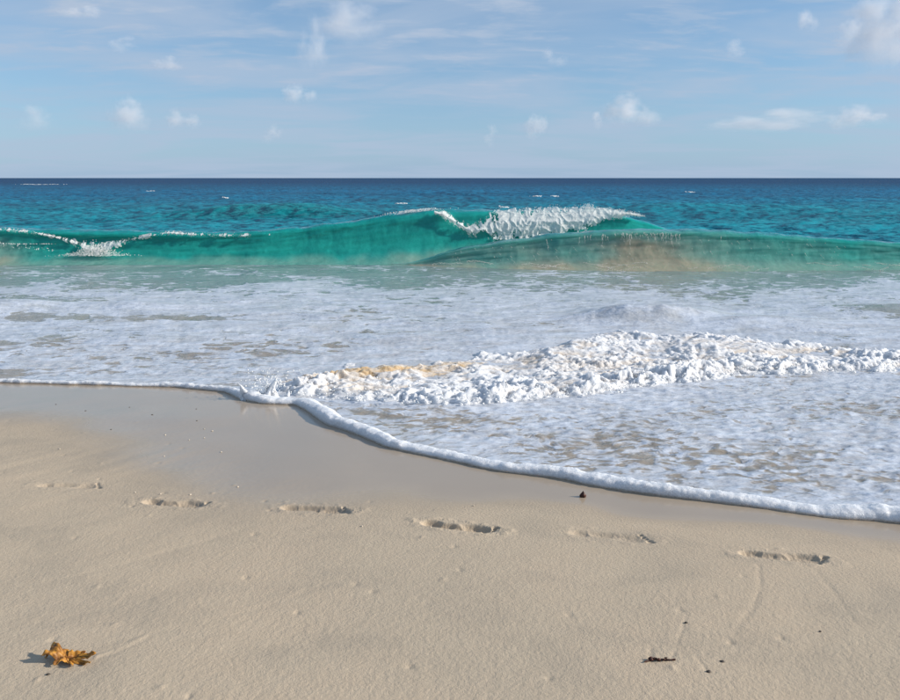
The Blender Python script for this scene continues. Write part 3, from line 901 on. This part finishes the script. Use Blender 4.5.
def torn_foam(name, Wv, root, x, tz, dens, off, sandy, label):
    """tz: heights (nz, nx); dens > 0 keeps a cell; off: how far the foam stands off the face"""
    Xg = np.broadcast_to(x[None], tz.shape)
    rj = np.random.default_rng(5)
    Xg = Xg + rj.normal(0, 0.002, tz.shape); tz = tz + rj.normal(0, 0.002, tz.shape)
    Yg = face_y(Wv, x, tz) - off
    k = dens > 0
    k = (k[:-1, :-1] & k[1:, 1:] & k[1:, :-1] & k[:-1, 1:]).ravel()
    V = np.stack([Xg, Yg, tz], -1).reshape(-1, 3) - np.array(root.location)
    o = mesh_from(name, V, grid_faces(*tz.shape)[k], M_SPRAY, root, {'sandy': np.full(V.shape[0], sandy)})
    o['kind'] = 'stuff'; o['label'] = label
    return o


P, R = [], []
top_x = [-0.30, -0.15, 0.0, 0.42, 0.60, 0.78, 1.0, 1.5, 2.2, 2.8, 3.3, 3.8, 4.05]
top_z = [1.05, 1.04, 0.97, 0.73, 0.80, 0.97, 1.00, 1.03, 1.05, 1.06, 1.05, 0.99, 0.94]
bot_z = [1.00, 0.93, 0.82, 0.58, 0.56, 0.55, 0.55, 0.56, 0.60, 0.68, 0.86, 0.94, 0.92]
x = np.linspace(-0.32, 4.08, 640)
zt, zb = np.interp(x, top_x, top_z) + 0.02 * perlin(x * 7, x * 0), np.interp(x, top_x, bot_z) + 0.03 * perlin(x * 5, x * 0 + 3)
sv = np.linspace(-0.15, 1.2, 110)[:, None]
tz = zt[None] + (zb - zt)[None] * sv
Xg = np.broadcast_to(x[None], tz.shape)
dens = 0.76 - 0.95 * np.abs(sv - 0.5) * 1.55 + 0.55 * fbm(Xg * 3.2, tz * 2.2, 3, 0.6) + 0.40 * fbm(Xg * 15, tz * 9, 3, 0.65) + 0.18 * perlin(Xg * 60, tz * 40)
dens = dens - np.interp(x, [-0.3, 0.0, 0.5, 0.9, 1.2, 3.1, 3.5, 4.1], [0.05, 0.15, 0.25, 0.12, -0.22, -0.25, -0.05, 0.0])[None]
off = 0.04 + 0.10 * np.sin(np.pi * np.clip(sv, 0, 1)) + 0.026 * (1 - np.abs(perlin(Xg * 7, tz * 6)))**2 + 0.004 * fbm(Xg * 22, tz * 16, 3, 0.6)
torn_foam('white_water', WA, wave_a, x, tz, dens, off, 0.04, 'white water tumbling down the wave')
n = 9000
x = r.uniform(-0.3, 4.1, n)
zt, zb = np.interp(x, top_x, top_z), np.interp(x, top_x, bot_z)
s = r.beta(1.0, 1.0, n) * 1.5 - 0.25
keepb = fbm(x * 3.2, (zt + (zb - zt) * s) * 2.2, 3, 0.6) + 0.6 * fbm(x * 17, s * 4, 2) > 0.05
x, zt, zb, s = x[keepb], zt[keepb], zb[keepb], s[keepb]
z = zt + (zb - zt) * s + r.normal(0, 0.012, len(x))
y = WA.at(x, np.minimum(z, np.interp(x, xa, ha) * 0.93)) - 0.10 - 0.10 * r.random(len(x))
P.append(np.stack([x, y, z], 1)); R.append(r.uniform(0.0015, 0.0040, len(x)))
# spray thrown off the top
n = 900
x = np.concatenate([r.uniform(0.8, 4.0, n - 160), r.normal(2.9, 0.06, 160)])
z = np.interp(x, top_x, top_z) + np.abs(r.normal(0, 0.025, n)); z[-160:] += r.random(160) * 0.10
P.append(np.stack([x, np.interp(x, xa, ya) - 0.22 + r.normal(0, 0.06, n), z], 1)); R.append(r.uniform(0.002, 0.006, n))
# froth on the crest left of the break
n = 700
x = r.normal(-0.75, 0.28, n); z = np.interp(x, xa, ha) + LEVEL + r.random(n) * 0.05
P.append(np.stack([x, np.interp(x, xa, ya) - 0.08 + r.normal(0, 0.05, n), z], 1)); R.append(r.uniform(0.002, 0.007, n))
P, R = np.concatenate(P), np.concatenate(R)
white = blobs('spray', rel_pts(wave_a, P), R, M_SPRAY, wave_a, stretch=(0.95, 0.9, 1.35), seed=8, attrs={'sandy': np.full(len(P), 0.06)})
white['kind'] = 'stuff'; white['label'] = 'fine white spray over the breaking crest'
# froth line of the left-hand curl
lx = [-9.3, -8.91, -8.325, -7.749, -7.35, -7.083, -6.8, -6.561, -6.0, -5.649, -5.2, -4.6, -4.065]
lz = [0.74, 0.72, 0.665, 0.54, 0.42, 0.34, 0.40, 0.49, 0.60, 0.655, 0.62, 0.60, 0.60]
x = np.linspace(-9.6, -3.6, 620)
lzx = np.interp(x, lx, lz)
fall = 0.05 + 0.13 * np.exp(-((x + 7.05) / 0.45)**2)
sv = np.linspace(-0.5, 1.3, 70)[:, None]
tz = lzx[None] - fall[None] * sv
Xg = np.broadcast_to(x[None], tz.shape)
amt = np.interp(x, [-9.6, -8.6, -7.6, -7.2, -6.7, -6.3, -5.6, -5.2, -4.2, -3.6], [0.10, 0.16, 0.12, -0.10, -0.12, 0.05, 0.02, 0.20, 0.25, 0.6])
dens = 0.30 - 0.62 * np.abs(sv - 0.25) + 0.55 * fbm(Xg * 4.5, tz * 3, 3, 0.6) + 0.50 * fbm(Xg * 24, tz * 8, 3, 0.65) - amt[None]
off = 0.03 + 0.05 * np.sin(np.pi * np.clip(sv, 0, 1)) + 0.02 * (1 - np.abs(perlin(Xg * 10, tz * 6)))**2 + 0.004 * fbm(Xg * 30, tz * 18, 2)
torn_foam('torn_lip', WA, wave_a, x, tz, dens, off, 0.06, 'torn white lip falling on the left')
n = 900
x = r.uniform(-9.4, -4.0, n)
z = np.interp(x, lx, lz) + r.normal(0, 0.02, n) - 0.03 * r.random(n)
p1 = np.stack([x, WA.at(x, z) - 0.06 - 0.04 * r.random(n), z], 1); r1 = r.uniform(0.0015, 0.0045, n)
n = 1500
x = r.normal(-7.05, 0.26, n); z = 0.20 + np.abs(r.normal(0, 0.09, n)) * np.exp(-((x + 7.05) / 0.5)**2)
p2 = np.stack([x, WA.at(x, z) - 0.08 - 0.10 * r.random(n), z], 1); r2 = r.uniform(0.002, 0.008, n)
n = 160                                               # foam at the far left end
x = r.uniform(-9.6, -7.9, n); z = 0.46 - 0.10 * (x + 9.6) + r.normal(0, 0.02, n)
z = np.where(r.random(n) > 0.55, z, 0.42 + 0.12 * r.random(n) * np.exp(-((x + 9.3) / 0.3)**2))
p3 = np.stack([x, WA.at(x, z) - 0.05 - 0.03 * r.random(n), z], 1); r3 = r.uniform(0.003, 0.009, n)
P, R = np.concatenate([p1, p2, p3]), np.concatenate([r1, r2, r3])
curl = blobs('curl_froth', rel_pts(wave_a, P), R, M_SPRAY, wave_a, stretch=(1.1, 0.8, 1.1), seed=9, attrs={'sandy': np.full(len(P), 0.08)})
curl['kind'] = 'stuff'; curl['label'] = 'line of white froth along the falling lip'
# froth veins on the murky wave
n = 70
x = r.normal(3.7, 0.55, n); z = np.interp(x, xb, hb) * 0.93 + LEVEL - np.abs(r.normal(0, 0.03, n))
p1, r1 = chains(WB, x, z, np.abs(r.normal(0, 0.10, n)) + 0.02, 0.009, 0.0048, 5, 0.012)
n = 120
x = r.uniform(0.0, 7.5, n); z = r.uniform(0.12, 0.95, n)**1.2 * np.interp(x, xb, hb) + LEVEL
p2, r2 = chains(WB, x, z, np.abs(r.normal(0, 0.035, n)) + 0.01, 0.009, 0.0038, 6, 0.006, slant=0.8)
n = 26                                                # flat strings of foam low on the face
sl = []
for _ in range(n):
    x0 = r.uniform(-0.6, 8.5); L = r.uniform(0.1, 0.7); k = np.arange(0, L, 0.016)
    z0 = r.uniform(0.06, 0.16)
    xx = x0 + k; z_ = z0 + 0.02 * np.sin(k * 9 + x0) + r.normal(0, 0.004, len(k))
    sl.append(np.stack([xx, WB.at(xx, z_) - 0.01, z_], 1))
p3 = np.concatenate(sl); r3 = r.uniform(0.003, 0.007, len(p3))
P, R = np.concatenate([p1, p2, p3]), np.concatenate([r1, r2, r3])
veins = blobs('froth_veins', rel_pts(wave_b, P), R, M_SPRAY, wave_b, stretch=(1.2, 0.7, 1.1), seed=10, attrs={'sandy': np.full(len(P), 0.2)})
veins['kind'] = 'stuff'; veins['label'] = 'thin veins of froth on the murky face'

# whitecaps far out
caps = [(-103, 180, 7), (7.6, 62, 0.5), (9.2, 62, 0.4), (-3.2, 46, 0.5), (3.1, 40, 0.35), (-19, 60, 0.4), (27, 80, 0.6), (-38, 90, 0.8), (5.2, 24, 0.5)]
P, R, S = [], [], []
for cx, cy, L in caps:
    n = int(30 + 14 * L)
    x = cx + r.normal(0, L * 0.35, n)
    y = cy + r.normal(0, 0.15, n)
    P.append(np.stack([x, y, water_height(x, y) + 0.03 + 0.05 * r.random(n)], 1)); R.append(r.uniform(0.012, 0.045, n) * (1 + cy / 150))
P, R = np.concatenate(P), np.concatenate(R)
wc = blobs('whitecaps', P, R, M_SPRAY, stretch=(1.6, 1, 0.7), seed=12, attrs={'sandy': np.zeros(len(P))})
tag(wc, 'scattered small whitecaps on the open sea', 'whitecap', kind='stuff')

# ------------------------------------------------------------------ small things on the sand
M_LEAF = plain_material('dry_leaf', (0.13, 0.045, 0.012), (0.50, 0.24, 0.04), 38, 0.5, 0.5)
M_LEAFD = plain_material('leaf_vein', (0.16, 0.06, 0.015), (0.25, 0.10, 0.02), 60, 0.6, 0.2)
M_WEED = plain_material('seaweed', (0.020, 0.008, 0.006), (0.075, 0.022, 0.012), 120, 0.45, 0.5)
M_SHELL = plain_material('shell', (0.52, 0.43, 0.33), (0.66, 0.58, 0.48), 150, 0.5, 0.2)
M_DARK = plain_material('dark_pebble', (0.035, 0.030, 0.026), (0.09, 0.075, 0.06), 150, 0.6, 0.3)


def ground(x, y):
    return float(sand_height(np.array([x]), np.array([y]))[0])


def tube(name, pts, rads, mat, parent, sides=8):
    pts = np.asarray(pts, float); rads = np.asarray(rads, float)
    tg = np.gradient(pts, axis=0); tg /= np.linalg.norm(tg, axis=1)[:, None] + 1e-9
    up = np.array([0, 0, 1.0]); s = np.cross(tg, up); s /= np.linalg.norm(s, axis=1)[:, None] + 1e-9
    q = np.cross(s, tg)
    a = np.linspace(0, 2 * np.pi, sides, endpoint=False)
    V = pts[:, None] + rads[:, None, None] * (np.cos(a)[None, :, None] * s[:, None] + np.sin(a)[None, :, None] * q[:, None])
    o = mesh_from(name, V.reshape(-1, 3), grid_faces(len(pts), sides, True), mat, parent)
    return o


def dry_leaf(loc):
    root = empty('dry_leaf', loc)
    nt, nr = 180, 16
    a = np.linspace(0, 2 * np.pi, nt, endpoint=False)
    lobes = [(0.06, 1.12, 0.16), (0.42, 1.0, 0.13), (-0.36, 1.08, 0.15), (0.95, 0.80, 0.18), (-0.95, 0.85, 0.17), (1.75, 0.78, 0.22), (-1.70, 0.80, 0.20), (2.45, 0.85, 0.30), (-2.5, 0.80, 0.28), (3.1, 0.8, 0.3)]
    R = np.full(nt, 0.44)
    for c, h, wd in lobes:
        dd = np.abs((a - c + np.pi) % (2 * np.pi) - np.pi)
        R = np.maximum(R, 0.36 + (h - 0.36) * np.clip(1 - dd / (wd * 1.55), 0, 1)**0.85)
    R = R * 0.088 * (1 + 0.05 * perlin(np.cos(a) * 7, np.sin(a) * 7))
    rr = np.linspace(0.02, 1, nr)

    def surf(off):
        x, y = rr[:, None] * R[None] * np.cos(a)[None], rr[:, None] * R[None] * np.sin(a)[None] * 0.50
        s = x / 0.088
        # left half arches up and folds over, right lobes lie out flat with curled tips
        arch = 0.030 * np.exp(-((s + 0.40) / 0.36)**2) + 0.010 * fbm(x * 38, y * 38, 3)
        fold = np.clip(-s - 0.45, 0, 1)
        z = 0.006 + arch - 0.045 * fold**1.3 + 0.010 * np.cos(5 * a)[None] * rr[:, None]**2 + 0.004 * perlin(x * 60, y * 60)
        z = z + 0.016 * np.clip(np.abs(y) / 0.05 - 0.45, 0, 1) * np.sign(0.2 + np.sin(3 * a))[None]
        tip = rr[:, None]**4 * np.clip(R[None] / 0.07 - 0.55, 0, 1)
        z = z + 0.020 * tip * np.sin(a * 2.3 + 1)[None]
        x = x + 0.018 * fold
        return np.stack([x, y, np.maximum(z, 0.0025) + off], -1)
    A, B = surf(0.0), surf(-0.0013)
    V = np.concatenate([A.reshape(-1, 3), B.reshape(-1, 3)])
    f = grid_faces(nr, nt, True)
    fb = f[:, ::-1] + nr * nt
    i = np.arange(nt) + (nr - 1) * nt; j = np.roll(i, -1)
    rim = np.stack([i, j, j + nr * nt, i + nr * nt], 1)
    blade = mesh_from('blade', V, np.concatenate([f, fb, rim]), M_LEAF, root)
    for c, h, wd in lobes[:7]:
        k = int(round((c % (2 * np.pi)) / (2 * np.pi) * nt)) % nt
        p = A[:, k] + np.array([0, 0, 0.0008])
        tube('vein', p[:-1], np.linspace(0.0009, 0.0004, nr - 1), M_LEAFD, blade, 6)
    t = np.linspace(0, 1, 10)
    p0 = A[0, 0]
    tube('stem', np.stack([p0[0] - 0.01 - 0.028 * t, p0[1] + 0.012 * t, p0[2] + 0.001 + 0.020 * t - 0.012 * t * t], 1), np.linspace(0.0016, 0.0022, 10), M_LEAFD, root, 8)
    root.rotation_euler = (math.radians(3), math.radians(-3), math.radians(-8))
    tag(root, 'curled orange brown dry leaf with pointed lobes lying on the sand', 'leaf')


dry_leaf((-1.038, 1.615, ground(-1.038, 1.615)))


def lump(name, loc, size, mat, seed, label, cat, group=None, flat=0.6, spin=0.0, point=0.0):
    a = np.linspace(0, 2 * np.pi, 14, endpoint=False)
    ph = np.linspace(0.02, np.pi - 0.02, 9)
    R = 1 + 0.32 * perlin(np.cos(a)[None] * 1.7 + seed * 3.1, ph[:, None] * 1.4 + np.sin(a)[None] * 1.7)
    zz_ = np.cos(ph)[:, None] + 0 * a[None]
    X_ = R * np.sin(ph)[:, None] * np.cos(a)[None] * (1 - point * np.clip(zz_, 0, 1))
    Y_ = R * np.sin(ph)[:, None] * np.sin(a)[None] * 0.7 * (1 - point * np.clip(zz_, 0, 1))
    Z_ = R * zz_ * flat
    o = grid_obj(name, X_ * size, Y_ * size, Z_ * size, mat, wrap=True, flip=True)
    o.location = loc; o.rotation_euler = (0, 0, spin)
    tag(o, label, cat, group)
    return o


def at_ground(x, y, up=0.0): return (x, y, ground(x, y) + up)


lump('shell_fragment', at_ground(0.591, 2.829, 0.008), 0.015, M_WEED, 1, 'dark red brown pointed fragment on wet sand near the foam edge', 'debris', flat=1.25, point=0.75)


def seaweed_sprig():
    x0, y0 = 0.545, 1.606
    root = empty('seaweed_sprig', at_ground(x0, y0))
    t = np.linspace(0, 1, 16)
    xx = -0.022 + 0.086 * t; yy_ = 0.006 * np.sin(t * 5) + 0.016 * t
    g0 = np.array([ground(x0 + a, y0 + b) for a, b in zip(xx, yy_)]) - root.location.z
    tube('strand', np.stack([xx, yy_, g0 + 0.003], 1), 0.0014 + 0.0013 * np.abs(np.sin(t * 11)), M_WEED, root)
    rr = np.random.default_rng(2)
    for i in range(9):
        k = rr.integers(1, 15) if i > 4 else rr.integers(2, 8)
        p = np.array([[xx[k] + rr.normal(0, 0.003), yy_[k] + rr.normal(0, 0.003), g0[k] + 0.004 + 0.003 * rr.random()]])
        blobs('frond', p, [rr.uniform(0.0025, 0.005)], M_WEED, root, stretch=(1.4, 0.8, 0.9), seed=30 + i, jitter=0.45)
    tag(root, 'thin dark red seaweed sprig lying in a wash hollow, bottom right', 'seaweed')


seaweed_sprig()
lump('pebble', at_ground(0.681, 1.566, 0.002), 0.0065, M_DARK, 3, 'small black pebble right of the seaweed sprig', 'pebble')
lump('pebble', at_ground(0.701, 1.801, 0.001), 0.0050, M_DARK, 4, 'tiny black pebble up the beach behind the seaweed sprig', 'pebble')
lump('pebble', at_ground(0.735, 1.612, 0.001), 0.0065, M_DARK, 5, 'flat grey pebble right of the black one by the seaweed', 'pebble', flat=0.3)
lump('pebble', at_ground(1.075, 1.755, 0.001), 0.0040, M_DARK, 6, 'dark speck of pebble below the right-most footprint', 'pebble')
lump('pebble', at_ground(-1.05, 1.552, 0.001), 0.0050, M_DARK, 8, 'tiny dark pebble just below the dry leaf', 'pebble')
r = np.random.default_rng(77)
for i, (x, y) in enumerate([(-1.673, 3.829), (-1.494, 3.725), (-1.422, 3.766), (-1.427, 3.916), (-1.491, 3.961), (-1.235, 3.496), (-1.514, 3.425), (-2.14, 3.551)]):
    lump('shell_chip', at_ground(x, y, 0.002), r.uniform(0.004, 0.0065), M_SHELL, 10 + i, 'tiny pale shell chip on the wet sand at the left', 'shell', 'shell chips on the wet sand', flat=0.35, spin=r.random() * 3)
for i, (x, y) in enumerate([(-2.45, 4.42), (-2.2, 4.52), (-1.95, 4.30), (-1.72, 4.46), (-1.60, 4.14), (-2.75, 4.60), (-2.05, 3.95)]):
    lump('dark_chip', at_ground(x, y, 0.001), r.uniform(0.004, 0.007), M_DARK, 30 + i, 'tiny dark chip on the glistening wet sand at the left', 'pebble', 'dark chips on the wet sand', flat=0.4)
for i, (x, y) in enumerate([(-1.421, 2.879), (-1.164, 2.854), (-1.30, 2.86), (-0.98, 2.95), (0.10, 2.72), (-0.35, 2.50)]):
    lump('sand_crumb', at_ground(x, y, 0.002), r.uniform(0.004, 0.006), M_SHELL, 50 + i, 'small crumb of shell and sand beside the footprints', 'shell', 'crumbs beside the footprints', flat=0.5, spin=r.random() * 3)

# ------------------------------------------------------------------ clouds
def cloud_material(dens, seed):
    """heaped puffs eaten into by noise, thinning out towards the base"""
    m, t = new_mat('cloud')
    oc = t.n('ShaderNodeTexCoord').outputs['Object']
    rc = np.random.default_rng(100 + seed)
    v = None
    for k in range(6):
        hgt = rc.random()
        c = (float(rc.uniform(-0.55, 0.55) * (1 - 0.6 * hgt)), float(rc.uniform(-0.3, 0.3)), float(-0.42 + 0.85 * hgt))
        rad = float(rc.uniform(0.40, 0.62) * (1 - 0.35 * hgt))
        d_ = t.math('SUBTRACT', 1.0, t.math('DIVIDE', t.vmath('DISTANCE', oc, c, out=1), rad))
        v = d_ if v is None else t.math('SMOOTH_MAX', v, d_, 0.25)
    n = t.noise(t.vmath('ADD', oc, (seed * 7.7, seed * 3.1, 0)), 2.6, 6, 0.65)
    v = t.math('ADD', v, t.math('MULTIPLY', t.math('SUBTRACT', n, 0.52), 2.6))
    rlen = t.vmath('LENGTH', oc, out=1)
    sz = t.n('ShaderNodeSeparateXYZ', {0: oc}).outputs[2]
    v = t.math('MULTIPLY', t.smooth(v, 0.0, 1.1), t.smooth(rlen, 1.0, 0.75))
    v = t.math('MULTIPLY', v, t.smooth(sz, -0.85, 0.25, 0.05, 1.0))
    vol = t.n('ShaderNodeVolumePrincipled', {'Color': (1.0, 1.0, 1.0, 1), 'Density': t.math('MULTIPLY', v, dens), 'Anisotropy': 0.0})
    t.n('ShaderNodeOutputMaterial', {1: vol})
    return m


CLOUDS = [  # direction as photo-plane azimuth tangent and elevation in degrees, half width and half height in degrees, opacity, label
    (0.249, 4.87, 2.35, 1.67, 1.3, 'bright towering cumulus right of centre above the horizon'),
    (0.203, 4.26, 0.77, 0.85, 0.5, 'tiny puff hugging the left side of the bright towering cumulus'),
    (0.563, 3.98, 1.91, 1.03, 1.2, 'rounded cumulus near the right edge above the horizon'),
    (0.433, 3.92, 4.69, 1.15, 1.1, 'long low faint cloud bank between the two brighter cumulus at the right'),
    (0.118, 3.87, 1.09, 1.41, 0.7, 'small faint cumulus low above the middle of the horizon'),
    (0.061, 3.22, 0.95, 1.10, 0.4, 'very faint puff left of the small cumulus over mid horizon'),
    (-0.204, 6.28, 1.29, 0.91, 0.9, 'small round cloud alone in the left half of the sky'),
    (-0.436, 4.60, 1.65, 1.58, 0.9, 'small leaning cumulus at the left with bright tip'),
    (-0.370, 4.01, 1.33, 1.03, 0.7, 'faint little cumulus right of the leaning one'),
    (-0.577, 3.96, 1.70, 1.09, 0.4, 'very faint cloud low at the left edge'),
    (-0.122, 11.31, 3.34, 1.93, 0.75, 'soft broad cloud at the top left of centre'),
    (-0.187, 9.86, 1.34, 2.30, 0.6, 'tall thin wisp of cloud beside the soft broad one'),
    (0.586, 9.62, 2.73, 3.12, 1.7, 'heavy grey bottomed cumulus in the top right corner'),
    (0.477, 10.18, 0.95, 1.36, 0.55, 'small wisp left of the corner cumulus'),
    (0.536, 9.58, 1.00, 1.20, 0.6, 'ragged scrap of cloud just left of the corner cumulus'),
    (0.377, 8.94, 1.14, 0.78, 0.5, 'tiny faint puff in the upper right sky'),
    (0.137, 8.90, 1.21, 0.83, 0.45, 'tiny faint puff high above the breaking crest'),
    (-0.382, 7.87, 1.14, 0.79, 0.45, 'tiny faint puff in the upper left sky'),
    (-0.487, 10.88, 1.48, 0.54, 0.8, 'flat bright cloud sliver at the top left'),
    (-0.432, 8.96, 1.39, 0.70, 0.5, 'thin pale scrap of cloud below the flat sliver'),
    (-0.242, 3.21, 1.07, 0.92, 0.4, 'faint puff low over the left horizon'),
]
for i, (tx, el, hwid, hhgt, op, lab) in enumerate(CLOUDS):
    D = 2600.0 + 130 * ((i * 7) % 5)
    loc = Vector((tx * D, D, EYE + math.tan(math.radians(el)) * D * math.sqrt(1 + tx * tx)))
    dist = loc.length
    sxw, szh = dist * math.tan(math.radians(hwid * 1.35)), dist * math.tan(math.radians(hhgt * 1.3))
    V = ICO_V.copy(); Fc = ICO_F.copy()
    for _ in range(3):                                  # subdivide to a sphere
        mid, nf, V = {}, [], list(map(tuple, V))
        def mp(a, b):
            k = (min(a, b), max(a, b))
            if k not in mid:
                p = (np.array(V[a]) + np.array(V[b])); p /= np.linalg.norm(p)
                mid[k] = len(V); V.append(tuple(p))
            return mid[k]
        for a, b, c in Fc:
            ab, bc, ca_ = mp(a, b), mp(b, c), mp(c, a)
            nf += [(a, ab, ca_), (b, bc, ab), (c, ca_, bc), (ab, bc, ca_)]
        V, Fc = np.array(V), np.array(nf)
    o = mesh_from('cloud', V, Fc, cloud_material(op * 5.0 / (2 * sxw), i + 1))
    o.scale = (sxw, sxw * 0.8, szh)
    o.location = loc
    tag(o, lab, 'cloud', 'small clouds over the sea')
